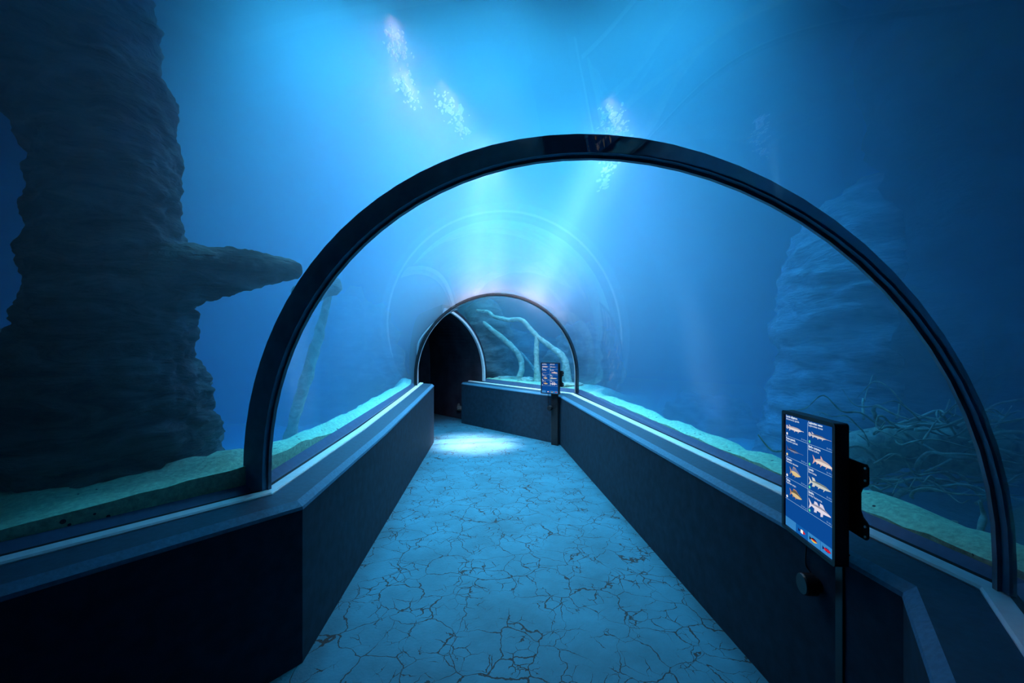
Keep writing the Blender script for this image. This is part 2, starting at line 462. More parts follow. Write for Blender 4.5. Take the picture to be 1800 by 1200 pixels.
# ------------------------------------------------------------------ acrylic panes
def pane(name, ra, rb, label):
    A = [ra.pt(a, z) for a, z in ra.prof()]; B = [rb.pt(a, z) for a, z in rb.prof()]
    n = len(A)
    vs = A + B
    fs = [[k, k + 1, n + k + 1, n + k] for k in range(n - 1)]
    o = mesh_obj(name, vs, fs, M_GLASS, None, True)
    return tag(o, label, 'tunnel glass', kind='structure')
pane('window_1', R0, R1, 'curved clear tunnel pane on the near side of the big arch frame')
pane('window_2', R1, R2, 'curved clear tunnel pane between the big arch frame and the small far arch')
pane('window_3', R2, R3, 'curved clear tunnel pane between the far arch and the dark doorway')

# ------------------------------------------------------------------ arch frames
def band(name, ring, in_l, in_r, in_t, out_l, out_r, out_t, a0, a1, mat, parent=None):
    """A solid arched band; offsets from the glass line, a0..a1 its extent along the tunnel"""
    def prof(ol, orr, ot):
        p = ring.prof(0, ol, orr, None, ot)
        return [(p[0][0], ring.zl - 0.02)] + p[1:-1] + [(p[-1][0], ring.zr - 0.02)]
    I = prof(in_l, in_r, in_t); O = prof(out_l, out_r, out_t); n = len(I)
    vs = [ring.pt(a, z, a0) for a, z in I] + [ring.pt(a, z, a0) for a, z in O] + [ring.pt(a, z, a1) for a, z in O] + [ring.pt(a, z, a1) for a, z in I]
    fs = []
    for k in range(n - 1):
        for j in range(4):
            a, b = j * n, ((j + 1) % 4) * n
            fs.append([a + k, a + k + 1, b + k + 1, b + k])
    fs.append([0, n, 2 * n, 3 * n]); fs.append([n - 1, 4 * n - 1, 3 * n - 1, 2 * n - 1])
    o = mesh_obj(name, vs, fs, mat, parent, True)
    fix_normals(o)
    md = o.modifiers.new('split', 'EDGE_SPLIT'); md.split_angle = R(40)
    return o

t = tag(empty('arch_frame', (0, 0, 0)), 'large dark steel arch frame joining two glass panes over the walkway', 'arch frame')
band('frame_band', R1, 0.0, 0.0, 0.0, 0.140, 0.018, 0.085, -0.014, 0.014, M_FRAME, t)
band('inner_rim', R1, -0.012, -0.012, -0.012, 0.02, 0.006, 0.006, 0.014, 0.034, M_RIM, t)
t = tag(empty('arch_frame', (0, 0, 0)), 'small distant thin arch frame where the tunnel turns to the doorway', 'arch frame')
band('frame_band', R2, -0.01, -0.01, -0.01, 0.045, 0.045, 0.035, -0.02, 0.02, M_STEEL, t)
band('inner_rim', R2, -0.022, -0.022, -0.022, 0.01, 0.01, 0.01, 0.02, 0.035, M_STRIP, t)

# ------------------------------------------------------------------ parapets, rails, sills
def offset_line(line, o, side):
    """line: list of Vector2; outward offset, side +1 = left of travel, -1 = right"""
    out = []
    n = len(line)
    for i, p in enumerate(line):
        d0 = (line[i] - line[i - 1]).normalized() if i > 0 else None
        d1 = (line[i + 1] - line[i]).normalized() if i < n - 1 else None
        ns = [Vector((-d.y, d.x)) * side for d in (d0, d1) if d is not None]
        m = sum(ns, Vector((0, 0))).normalized()
        out.append(p + m * (o / max(0.4, m.dot(ns[0]))))
    return out

def sweep(name, line, side, prof, zadd, mat, parent=None, closed=True):
    """Sweep a closed profile of (offset, z) along a plan line; zadd lifts the top points at each station"""
    n = len(prof); vs = []
    offs = {o: offset_line(line, o, side) for o in {p[0] for p in prof}}
    for i in range(len(line)):
        for (o, z) in prof:
            q = offs[o][i]; vs.append((q.x, q.y, z + (zadd[i] if z > 0.4 else 0)))
    fs = []
    for i in range(len(line) - 1):
        for k in range(n if closed else n - 1):
            fs.append([i * n + k, i * n + (k + 1) % n, (i + 1) * n + (k + 1) % n, (i + 1) * n + k])
    if closed:
        fs.append(list(range(n))); fs.append([(len(line) - 1) * n + k for k in range(n)])
    return fix_normals(mesh_obj(name, vs, fs, mat, parent))

L1 = Vector((-1.11, 2.17)); L2 = Vector((-1.415, 7.42))
LEFT = [L1 - DA * 5.0, L1, L1.lerp(L2, 0.33), L1.lerp(L2, 0.66), L2]
LZ = [0.0, 0.0, 0.035, 0.11, 0.20]
R1c = Vector((1.333, 1.395)); R2c = Vector((0.85, 7.22)); R2k = Vector((0.755, 7.34))
CE = Vector((-1.16, 9.40))
RIGHT = [R1c - DA * 5.0, R1c, R2c, R2k, CE]
RZ = [0.0, 0.0, 0.02, 0.02, 0.08]
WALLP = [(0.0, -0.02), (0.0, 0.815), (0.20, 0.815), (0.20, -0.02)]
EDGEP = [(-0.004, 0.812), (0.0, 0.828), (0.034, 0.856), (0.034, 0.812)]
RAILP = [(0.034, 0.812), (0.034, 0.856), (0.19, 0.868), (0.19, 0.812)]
STRIPP = [(0.19, 0.80), (0.19, 0.874), (0.196, 0.882), (0.246, 0.886), (0.246, 0.80)]
GAPP = [(0.246, 0.80), (0.246, 0.8868), (0.268, 0.8868), (0.268, 0.80)]
for nm, line, side, zz, lab in (('left', LEFT, 1, LZ, 'on the far side of the walkway from the screens'), ('right', RIGHT, -1, RZ, 'behind the two information screens')):
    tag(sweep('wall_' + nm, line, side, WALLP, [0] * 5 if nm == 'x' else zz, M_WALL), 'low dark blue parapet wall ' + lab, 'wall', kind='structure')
for i, (line, side, zz, lab) in enumerate(((LEFT, 1, LZ, 'of the parapet without screens'), (RIGHT, -1, RZ, 'of the parapet with the two screens'))):
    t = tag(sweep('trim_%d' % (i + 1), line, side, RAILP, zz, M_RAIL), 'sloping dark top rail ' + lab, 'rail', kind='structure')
    e = sweep('worn_lit_edge', line, side, EDGEP, zz, M_EDGE, t); e['label'] = 'lighter worn front edge with its highlight in the paint'
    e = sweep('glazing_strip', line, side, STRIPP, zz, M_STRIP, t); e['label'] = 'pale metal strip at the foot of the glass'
    sweep('rubber_joint', line, side, GAPP, zz, M_GAP, t)
# sills just outside the glass
def glass_line(side):
    return [r.P if side > 0 else r.Q for r in RINGS]
def foot_z(side):
    return [r.zl if side > 0 else r.zr for r in RINGS]
CURBP = [(0.028, 0.55), (0.028, 0.0), (0.085, 0.045), (0.085, 0.55)]
def curb(name, side, label):
    line = glass_line(side); z = foot_z(side)
    vs = []
    prof = [(0.03, -0.25), (0.03, -0.035), (0.10, 0.03), (0.10, -0.25)]
    offs = [offset_line(line, p[0], side) for p in prof]
    for i in range(4):
        for j, p in enumerate(prof): vs.append((offs[j][i].x, offs[j][i].y, z[i] + p[1]))
    fs = [[i * 4 + k, i * 4 + (k + 1) % 4, (i + 1) * 4 + (k + 1) % 4, (i + 1) * 4 + k] for i in range(3) for k in range(4)]
    fs += [[0, 1, 2, 3], [12, 13, 14, 15]]
    tag(fix_normals(mesh_obj(name, vs, fs, M_CURB)), label, 'sill', kind='structure')
curb('trim_3', 1, 'slate coloured outer sill between glass and sand on the trunk side')
curb('trim_4', -1, 'slate coloured outer sill between glass and sand behind the screens')

# ------------------------------------------------------------------ floor
fl = [L1 - DA * 5.2, Vector((-1.3, 2.25)), Vector((-1.6, 7.2)), R3.P, R4.P, R4.Q, R3.Q, Vector((1.05, 7.5)), Vector((1.5, 1.45)), R1c - DA * 5.2 + Vector((0.15, -0.1))]
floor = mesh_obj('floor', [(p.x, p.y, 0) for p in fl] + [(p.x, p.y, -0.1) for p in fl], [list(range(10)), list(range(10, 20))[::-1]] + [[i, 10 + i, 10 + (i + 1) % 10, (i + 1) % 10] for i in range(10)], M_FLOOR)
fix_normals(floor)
tag(floor, 'blue-grey walkway floor covered in fine dark cracks', 'floor', kind='structure')
# near end of the tunnel, behind the viewer
b = R0; c = [b.pt(-1.7, -0.1, 0.1), b.pt(1.7, -0.1, 0.1), b.pt(1.7, 2.7, 0.1), b.pt(-1.7, 2.7, 0.1)]
d = [b.pt(-1.7, -0.1, 0.0), b.pt(1.7, -0.1, 0.0), b.pt(1.7, 2.7, 0.0), b.pt(-1.7, 2.7, 0.0)]
o = fix_normals(mesh_obj('wall_near', c + d, [[0, 1, 2, 3], [4, 5, 6, 7], [0, 1, 5, 4], [1, 2, 6, 5], [2, 3, 7, 6], [3, 0, 4, 7]], M_VAULT))
tag(o, 'dark end wall of the tunnel behind the viewer', 'wall', kind='structure')

# ------------------------------------------------------------------ dark doorway vault at the far end
def vault():
    I = [R3.prof(0.0, zfoot=-0.05), R4.prof(0.0, zfoot=-0.05)]
    O = [R3.prof(0.12, 0.03, 0.12, -0.05), R4.prof(0.12, zfoot=-0.05)]
    n = len(I[0]); vs = []
    for r, p in ((R3, I[0]), (R4, I[1]), (R4, O[1]), (R3, O[0])):
        vs += [r.pt(a, z) for a, z in p]
    fs = []
    for k in range(n - 1):
        for j in range(4):
            a, b2 = j * n, ((j + 1) % 4) * n
            fs.append([a + k, a + k + 1, b2 + k + 1, b2 + k])
    fs.append([0, n, 2 * n, 3 * n]); fs.append([n - 1, 2 * n - 1, 3 * n - 1, 4 * n - 1])
    o = fix_normals(mesh_obj('ceiling', vs, fs, M_VAULT))
    tag(o, 'dark plastered vault of the passage beyond the glass tunnel', 'vault', kind='structure')
    e = [R4.pt(a, z, -0.2) for a, z in R4.prof(-0.01, zfoot=-0.05)] + [R4.pt(a, z, -0.1) for a, z in R4.prof(-0.01, zfoot=-0.05)]
    m = len(e) // 2
    o = fix_normals(mesh_obj('wall_far', e, [list(range(m)), list(range(m, 2 * m))[::-1]] + [[k, k + m, (k + 1) % m + m, (k + 1) % m] for k in range(m)], M_VAULT))
    tag(o, 'dark end wall inside the far doorway', 'wall', kind='structure')
vault()
t = tag(empty('door_frame_arch'), 'pale rimmed arch around the dark doorway at the tunnel end', 'door frame', kind='structure')
t.name = 'door_1'
band('rim', R3, -0.002, -0.012, -0.012, 0.004, 0.035, 0.05, -0.06, 0.0, M_STRIP, t)

# ------------------------------------------------------------------ sand banks outside the glass
def lerp_tab(tab, x):
    if x <= tab[0][0]: return tab[0][1]
    for (a, va), (b2, vb) in zip(tab, tab[1:]):
        if x <= b2:
            return va + (vb - va) * (x - a) / (b2 - a)
    return tab[-1][1]

def bank(name, side, contact, crest, far, fall, label):
    """contact, crest, far: tables over the arc length of the sand's height at the glass, at d=0.4 and at d>=2"""
    line = glass_line(side)
    # densify
    st = []; acc = 0
    for i in range(3):
        L = (line[i + 1] - line[i]).length; m = max(2, int(L / 0.09))
        for k in range(m + (1 if i == 2 else 0)):
            st.append((i, k / m, acc + L * k / m))
        acc += L
    ds = [0.10, 0.11, 0.16, 0.22, 0.30, 0.4, 0.5, 0.65, 0.85, 1.1, 1.4, 1.8, 2.3, 3.0, 4.0, 5.2, 6.5]
    offs = [offset_line(line, d2, side) for d2 in ds]
    vs = []; nd = len(ds)
    for (i, tt, s) in st:
        for j, d2 in enumerate(ds):
            q = offs[j][i].lerp(offs[j][i + 1], tt)
            zc, zk, zf = lerp_tab(contact, s), lerp_tab(crest[0], s), lerp_tab(far, s)
            dk = lerp_tab(crest[1], s)
            if j == 0: z = 0.5
            elif d2 < dk:
                u = (d2 - 0.11) / (dk - 0.11); z = zc + (zk - zc) * (u * u * (3 - 2 * u))
            else:
                u = min(1, (d2 - dk) / lerp_tab(fall, s)); z = zk + (zf - zk) * (u * u * (3 - 2 * u))
            if j: z += 0.035 * fbm(Vector((q.x * 2.2, q.y * 2.2, 3.0 + side)), 4) * (0.5 if j < 3 else 1) + 0.012 * fbm(Vector((q.x * 9, q.y * 9, 1)), 3)
            vs.append((q.x, q.y, z))
    fs = [[i * nd + j, i * nd + j + 1, (i + 1) * nd + j + 1, (i + 1) * nd + j] for i in range(len(st) - 1) for j in range(nd - 1)]
    o = fix_normals(mesh_obj(name, vs, fs, M_SAND, None, True))
    md = o.modifiers.new('split', 'EDGE_SPLIT'); md.split_angle = R(55)
    return tag(o, label, 'sand', kind='stuff')
# arc length: A 0..5.2, B 5.2..9.95 (left) / 11.5 (right), C after
bank('sand', 1, [(0, .93), (4.2, .95), (4.85, .985), (5.1, 1.0), (5.3, 1.02), (5.8, 1.0), (6.6, .94), (7.5, .985), (9.9, 1.07), (12, 1.08)],
     ([(0, .95), (4.3, .97), (5.0, 1.01), (5.3, 1.05), (6.5, 1.01), (7.5, 1.03), (9.9, 1.11), (12, 1.1)],
      [(0, .8), (4.3, .8), (5.0, .6), (5.4, .25), (6.5, .22), (9.9, .22), (12, .3)]),
     [(0, .9), (4.4, .9), (5.1, .7), (5.6, .25), (9.9, .25), (12, .4)], [(0, 1.6), (5.0, 1.2), (5.5, .6), (12, .6)], 'pale greenish sand bank piled against the glass below the sunken tree trunk')
bank('sand', -1, [(0, .93), (5.2, .92), (8, .925), (11.5, .93), (14, 1.02)],
     ([(0, .95), (5.2, .96), (6.5, .955), (9, .96), (11.5, .95), (14, 1.03)], [(0, .5), (5.2, .26), (6.5, .24), (9, .22), (11.0, .25), (12.0, .9), (14, .9)]),
     [(0, .85), (5.2, .6), (6.0, .3), (11, .3), (11.6, .7), (14, .75)], [(0, 1.2), (7, .6), (11, .7), (12, .8)], 'pale greenish sand bank along the glass behind the screens')
# deep tank bed and outer rock walls
def rock_sheet(name, fn, nu, nv, label):
    vs = [fn(i / nu, j / nv) for i in range(nu + 1) for j in range(nv + 1)]
    fs = [[i * (nv + 1) + j, i * (nv + 1) + j + 1, (i + 1) * (nv + 1) + j + 1, (i + 1) * (nv + 1) + j] for i in range(nu) for j in range(nv)]
    return tag(mesh_obj(name, vs, fs, M_ROCK, None, True), label, 'tank wall', kind='structure')
def wob(x, y, z): return 0.5 * fbm(Vector((x * .5, y * .5, z * .9)), 5)
rock_sheet('wall_back', lambda u, v: (-9 + 19 * u, 17.5 + wob(u * 19, 0, v * 6), -0.4 + 5.6 * v), 90, 40, 'hazy rock wall closing the far end of the tank')
rock_sheet('wall_tank_left', lambda u, v: (-7.8 + wob(3, u * 22, v * 6), -4.5 + 22 * u, -0.4 + 5.6 * v), 90, 40, 'dark rock wall of the tank beyond the tree trunk')
rock_sheet('wall_tank_right', lambda u, v: (8.8 + wob(7, u * 22, v * 6), -4.5 + 22 * u, -0.4 + 5.6 * v), 90, 40, 'dark rock wall of the tank beyond the root tangle')

# ------------------------------------------------------------------ sunken tree at the left
t = tag(empty('sunken_tree', (-2.3, 2.4, 0.9)), 'massive dark sunken tree trunk with a broken branch stub, beside the glass', 'tree trunk')
def under(o, t):
    o.parent = t; o.matrix_parent_inverse = Matrix.Translation(t.location).inverted(); return o
under(organic('trunk', [(-2.45, 2.45, 0.55, .62), (-2.42, 2.45, 0.95, .55), (-2.40, 2.45, 1.37, .48), (-2.38, 2.45, 1.75, .41), (-2.38, 2.45, 2.05, .36), (-2.39, 2.45, 2.4, .33),
                        (-2.40, 2.45, 2.75, .33), (-2.48, 2.46, 3.1, .36), (-2.78, 2.5, 3.7, .46), (-3.05, 2.5, 4.5, .56), (-3.15, 2.5, 5.2, .62)], 140, M_BARK, 0.058, n=34, fx=(2.4, 2.4, 3.2), ridge=0.8, fine=0.9), t)
under(organic('limb', [(-2.52, 2.45, 3.38, .26), (-2.8, 2.4, 3.52, .28), (-3.2, 2.3, 3.8, .34), (-3.8, 2.2, 4.1, .42), (-4.6, 2.1, 4.6, .5)], 40, M_BARK, 0.06, n=8, fx=(2, 2, 4)), t)
under(organic('limb', [(-2.3, 2.45, 1.20, .38), (-2.7, 2.4, 1.25, .42), (-3.2, 2.3, 1.30, .50), (-3.9, 2.2, 1.1, .6), (-4.8, 2.1, 0.7, .6)], 40, M_BARK, 0.06, n=8, fx=(2, 2, 5), seed=4), t)
st = under(organic('branch_stub', [(-2.25, 2.45, 2.02, .25), (-2.02, 2.5, 2.10, .20), (-1.83, 2.62, 2.16, .145), (-1.70, 2.75, 2.195, .115), (-1.62, 2.88, 2.225, .092), (-1.575, 2.95, 2.243, .075), (-1.555, 2.985, 2.25, .045)],
                   28, M_BARK, 0.03, n=12, fx=(5, 5, 7), seed=2, ridge=0.7, fine=0.8), t)

# displaced image of trunk edge and stub in the pane, built as solid wood
o = organic('trunk_edge_image', [(-2.35, 4.25, 0.55, .07), (-2.22, 4.22, 1.05, .055), (-2.10, 4.2, 1.4, .06), (-2.0, 4.2, 1.75, .05), (-1.90, 4.2, 2.12, .035), (-1.87, 4.2, 2.22, .02)], 14, M_PALE, 0.02, n=6, fx=(6, 6, 9))
tag(o, 'slender pale displaced image of the trunk edge, built as a post beyond the big arch frame', 'pane_image')
o = organic('stub_tip_image', [(-2.22, 4.22, 2.22, .07), (-2.12, 4.2, 2.25, .115), (-2.0, 4.2, 2.29, .12), (-1.84, 4.2, 2.32, .10), (-1.77, 4.2, 2.33, .06)], 20, M_BARK, 0.02, n=6, fx=(5, 5, 9), seed=11)
tag(o, 'short blunt displaced image of the branch stub tip, resting on the slender pale trunk edge image', 'stub_tip_image')

# ------------------------------------------------------------------ rocks
def rock(c, r, label, amp=0.25, seed=0.0, sub=5, freq=1.6, name='rock'):
    return tag(boulder(name, c, r, M_ROCK, amp, seed, sub, freq), label, 'rock')
o = organic('rock_pillar', [(3.70, 4.4, 0.2, 1.02), (3.74, 4.4, 0.8, .90), (3.76, 4.4, 1.4, .82), (3.78, 4.4, 2.1, .80), (3.85, 4.4, 2.6, .76), (4.15, 4.4, 3.0, .66), (4.4, 4.4, 3.25, .45), (4.5, 4.4, 3.4, .15)], 72, M_PALEROCK, 0.09, n=12, fx=(1.4, 1.4, 5), seed=20, ridge=0.5)
tag(o, 'tall hazy rock pillar rising behind the near information screen', 'rock pillar')
o = organic('rock_mass', [(4.6, 3.2, 0.2, 1.35), (4.6, 3.2, 1.0, 1.25), (4.55, 3.2, 1.8, 1.2), (4.6, 3.2, 2.6, 1.15), (4.5, 3.2, 3.4, 1.2), (4.4, 3.2, 4.2, 1.3), (4.4, 3.2, 5.2, 1.4)], 64, M_DARKROCK, 0.14, n=10, fx=(1.1, 1.1, 3), seed=50, ridge=0.5)
tag(o, 'broad dark rock mass rising behind the tangle of roots', 'rock')
rock((-3.6, 8.6, 1.0), (1.3, 1.2, 1.7), 'hazy rock outcrop beyond the glass short of the dark doorway', 0.35, 5)
rock((3.3, 7.0, 0.25), (.8, .8, .6), 'low rounded rock half lost in the haze past the sand bank', 0.3, 8)
rock((1.7, 9.8, 1.3), (.75, .7, .9), 'dark boulder behind the pale branches under the far arch', 0.35, 12)
rock((0.55, 11.3, 1.4), (1.1, .7, .75), 'ledge shaped rock behind the middle pale branch', 0.3, 15)
o = organic('rock_pillar', [(-0.55, 10.4, 0.2, .85), (-0.55, 10.4, 0.9, .68), (-0.58, 10.4, 1.6, .60), (-0.62, 10.4, 2.1, .58), (-0.75, 10.4, 2.55, .50), (-0.95, 10.4, 2.85, .3)], 56, M_ROCK, 0.11, n=10, fx=(1.6, 1.6, 4.5), seed=31, ridge=0.6)
tag(o, 'greenish rock stack standing against the arch of the dark doorway', 'rock pillar')
for i, (c, r, lab) in enumerate((((-0.12, 9.55, 1.0), (.30, .2, .07), 'flat pale stone at the foot of the inner pale branch'),
                                ((0.35, 9.1, 0.99), (.2, .15, .08), 'small pale stone under the upright pale branch'),
                                ((1.15, 8.2, 0.96), (.28, .2, .07), 'pale stone lying below the far arch frame foot'))):
    o = boulder('stone', c, r, M_PALE, 0.3, 40 + i, 4, 2.0); tag(o, lab, 'stone')

# ------------------------------------------------------------------ pale branches beyond the far arch
def px(x, y, Y):
    return ((x - 900) / 720 * Y, Y, 1.65 + (617 - y) / 720 * Y)
def branch(name, pts, mat, seed, amp=0.012, seg=14):
    return organic(name, pts, seg, mat, amp, n=6, fx=(9, 9, 9), seed=seed)
t = tag(empty('driftwood_branch', px(1000, 688, 8.55)), 'long pale crooked branch arching over with a vertical prop, beyond the far arch', 'branch')
under(branch('bough', [(*px(838, 546, 9.9), .035), (*px(858, 548, 9.7), .04), (*px(868, 556, 9.6), .045), (*px(893, 562, 9.4), .05), (*px(918, 563, 9.2), .05), (*px(945, 592, 9.0), .055), (*px(968, 609, 8.85), .06),
                       (*px(990, 628, 8.7), .075), (*px(996, 650, 8.6), .075), (*px(1000, 672, 8.55), .075), (*px(1003, 700, 8.5), .085)], M_PALE, 3), t)
under(branch('prop', [(*px(944, 590, 9.0), .05), (*px(943, 620, 8.95), .055), (*px(944, 650, 8.9), .065), (*px(946, 692, 8.85), .08)], M_PALE, 5), t)
o = branch('driftwood_branch', [(*px(845, 563, 9.9), .05), (*px(862, 577, 9.75), .055), (*px(890, 600, 9.6), .065), (*px(908, 618, 9.5), .065), (*px(916, 635, 9.45), .065), (*px(917, 650, 9.4), .07), (*px(911, 668, 9.4), .08), (*px(908, 684, 9.4), .09)], M_PALE, 7)
tag(o, 'pale bent branch leaning on the rock stack, beside the dark doorway', 'branch')
o = branch('driftwood_branch', [(*px(914, 618, 10.4), .03), (*px(928, 634, 10.3), .032), (*px(942, 655, 10.2), .032), (*px(952, 690, 10.1), .03)], M_PALE, 9)
tag(o, 'thin straight twig slanting behind the upright pale prop', 'branch')
o = branch('driftwood_branch', [(*px(992, 636, 9.0), .05), (*px(991, 655, 9.0), .055), (*px(988, 675, 9.0), .06), (*px(985, 694, 9.0), .07)], M_PALE, 10)
tag(o, 'short pale branch standing just behind the far information screen', 'branch')
o = branch('driftwood_branch', [(*px(1030, 716, 7.6), .03), (*px(1042, 705, 7.7), .03), (*px(1050, 680, 7.8), .012)], M_PALE, 13)  # reflection streak in the glass, modelled as a solid stick
tag(o, 'small pale hooked reflection streak built as a stick just outside the far arch foot', 'branch')

# ------------------------------------------------------------------ tangle of roots at the right
t = tag(empty('root_tangle', (2.45, 2.3, 0.9)), 'dark tangled mass of thin sunken roots on the sand beyond the near screen', 'roots')
rr = random.Random(21)
core = under(organic('stump', [(2.2, 2.9, 0.80, .10), (2.6, 2.75, 1.0, .16), (3.0, 2.6, 1.02, .14), (3.4, 2.5, 0.9, .06)], 20, M_TWIG, 0.06, n=8, fx=(5, 5, 8)), t)
for i in range(80):
    hub = Vector((rr.uniform(2.2, 3.1), rr.uniform(2.35, 2.85), rr.uniform(0.72, 1.2)))
    a = rr.choice((0, math.pi)) + rr.gauss(0, 0.7); L = rr.uniform(0.35, 0.95)
    rise = rr.uniform(-0.1, 0.75); curl = rr.uniform(-1.2, 1.2); ph = rr.uniform(0, 6); wv = rr.uniform(0.01, 0.035)
    r0 = rr.choice((0.006, 0.008, 0.009, 0.012, 0.016)); pts = []
    for k in range(8):
        u = k / 7; aa = a + curl * u
        p = hub + Vector((math.cos(aa) * L * u, math.sin(aa) * L * u * 0.6, rise * L * u - 0.55 * rise * L * u * u * rr.uniform(0.6, 1.4) + wv * math.sin(9 * u + ph)))
        p.x = max(p.x, 1.52 - 0.0525 * (p.y - 1.30) + 0.22); p.z = max(p.z, 0.6)
        pts.append((p.x, p.y, p.z, r0 * (1 - 0.75 * u)))
    under(organic('root', pts, 6, M_TWIG, 0.004, n=4, fx=(14, 14, 14), seed=i), t)
for i, (pts, lab) in enumerate((
        ([(*px(1722, 880, 1.95), .008), (*px(1728, 905, 1.95), .012), (*px(1722, 935, 1.9), .012), (*px(1712, 975, 1.9), .013)], 'upright forked stick in the sand beside the big arch frame'),
        ([(*px(1655, 915, 1.9), .013), (*px(1640, 940, 1.9), .016), (*px(1625, 990, 1.9), .016)], 'short thick leaning stick in front of the root tangle'),
        ([(*px(1678, 915, 1.9), .010), (*px(1675, 940, 1.9), .012), (*px(1672, 990, 1.9), .012)], 'short upright stick between the leaning and the forked stick'))):
    tag(organic('stick', pts, 9, M_TWIG, 0.006, n=5, fx=(12, 12, 12), seed=60 + i), lab, 'stick')

# ------------------------------------------------------------------ lamp glints on the water surface, built as small white flakes
def glint_flakes(pxlist, n, spread, label, z=4.72, seed=1, bright=1700):
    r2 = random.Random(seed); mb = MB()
    # glint flakes scattered in the layer round a line of world points
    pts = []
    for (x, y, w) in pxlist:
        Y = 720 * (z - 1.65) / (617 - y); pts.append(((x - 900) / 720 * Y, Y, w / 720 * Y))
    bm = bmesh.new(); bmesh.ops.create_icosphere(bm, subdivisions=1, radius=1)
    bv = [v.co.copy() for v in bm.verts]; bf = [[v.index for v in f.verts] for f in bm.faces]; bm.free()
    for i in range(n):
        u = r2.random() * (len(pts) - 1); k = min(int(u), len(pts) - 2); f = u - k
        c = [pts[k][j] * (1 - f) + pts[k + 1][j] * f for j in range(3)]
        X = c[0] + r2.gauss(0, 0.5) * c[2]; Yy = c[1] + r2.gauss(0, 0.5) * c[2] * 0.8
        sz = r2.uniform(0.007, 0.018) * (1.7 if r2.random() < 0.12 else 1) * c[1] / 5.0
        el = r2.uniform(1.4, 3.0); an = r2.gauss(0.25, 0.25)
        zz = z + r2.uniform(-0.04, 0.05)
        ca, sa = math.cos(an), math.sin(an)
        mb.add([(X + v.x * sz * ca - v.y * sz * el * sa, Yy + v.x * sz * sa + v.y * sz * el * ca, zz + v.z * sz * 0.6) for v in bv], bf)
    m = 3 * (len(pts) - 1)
    for k in range(m + 1):      # small spots added close above to turn the glint flakes white
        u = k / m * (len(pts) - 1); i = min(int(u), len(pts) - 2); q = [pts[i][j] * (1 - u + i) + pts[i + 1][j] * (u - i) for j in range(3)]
        spot('glint_fill', (q[0], q[1], z + 0.16), (q[0], q[1], z), bright / m * (q[1] / 5), 130, 1.0, (1.0, 0.13, 0.06), 0.03)
    o = mb.build('glint_flakes', M_GLINT, None, True)
    return tag(o, label, 'glint_flakes', kind='stuff')
glint_flakes([(688, 58, 14), (694, 75, 22), (706, 104, 14)], 80, 0, 'dense patch of white lamp glints highest up in the water', seed=1, bright=800)
glint_flakes([(695, 128, 20), (714, 152, 20), (728, 182, 18)], 60, 0, 'sparse patch of white lamp glints just below the highest patch', seed=2, bright=1200)
glint_flakes([(775, 165, 20), (795, 195, 26), (815, 236, 20)], 100, 0, 'dense patch of white lamp glints above the crown of the big arch', seed=3)
glint_flakes([(1072, 188, 18), (1080, 212, 26), (1086, 240, 24)], 105, 0, 'fine patch of white lamp glints just above the big arch on the pillar side', seed=4)
glint_flakes([(1076, 270, 18), (1068, 300, 12), (1060, 335, 8)], 80, 0, 'trail of white lamp glints seen below the top of the big arch', seed=5)
glint_flakes([(856, 290, 6), (862, 306, 5)], 9, 0, 'few single white lamp glints just under the big arch above the beam', seed=6)
glint_flakes([(1340, 205, 10), (1330, 235, 14), (1345, 275, 14)], 80, 0, 'faint bluish patch of glints out towards the rock pillar', seed=7, bright=110)

# ------------------------------------------------------------------ information screens
E = lambda n, c, k=1.0: mat_emit(n, srgb(*c), k)
E_BG = E('screen_blue', (10, 72, 148)); E_BTN = E('screen_button_blue', (52, 130, 196)); E_BTN2 = E('screen_dim_button_blue', (14, 92, 170))
E_LINE = E('screen_line', (150, 190, 225)); E_TXT = E('screen_text', (225, 238, 250)); E_TXT2 = E('screen_small_text', (150, 195, 235))
E_WHITE = E('screen_white', (240, 240, 240)); E_RED = E('screen_red', (205, 25, 40)); E_BLK = E('screen_black', (12, 12, 16)); E_YEL = E('screen_yellow', (235, 215, 50)); E_FBLUE = E('screen_flag_blue', (20, 30, 90))
E_GREEN = E('screen_green', (90, 215, 160)); E_CREAM = E('screen_cream', (235, 220, 160))
SW, SH = 0.345, 0.518
def uv(u, v, y=0.0):
    return ((u - 0.5) * SW, y, (0.5 - v) * SH)
def flat(name, polys, mats, parent, y):
    """polys: list of (list of (u, v), material index) laid on the screen plane"""
    vs = []; fs = []; mi = []
    for pl, m in polys:
        n = len(vs); vs += [uv(a, b2, y - 0.0002 * m) for a, b2 in pl]; fs.append(list(range(n, n + len(pl)))); mi.append(m)
    return mesh_obj(name, vs, fs, None, parent, False, mats, mi)

def interp(tab, k=12):
    return spline(tab, 5)

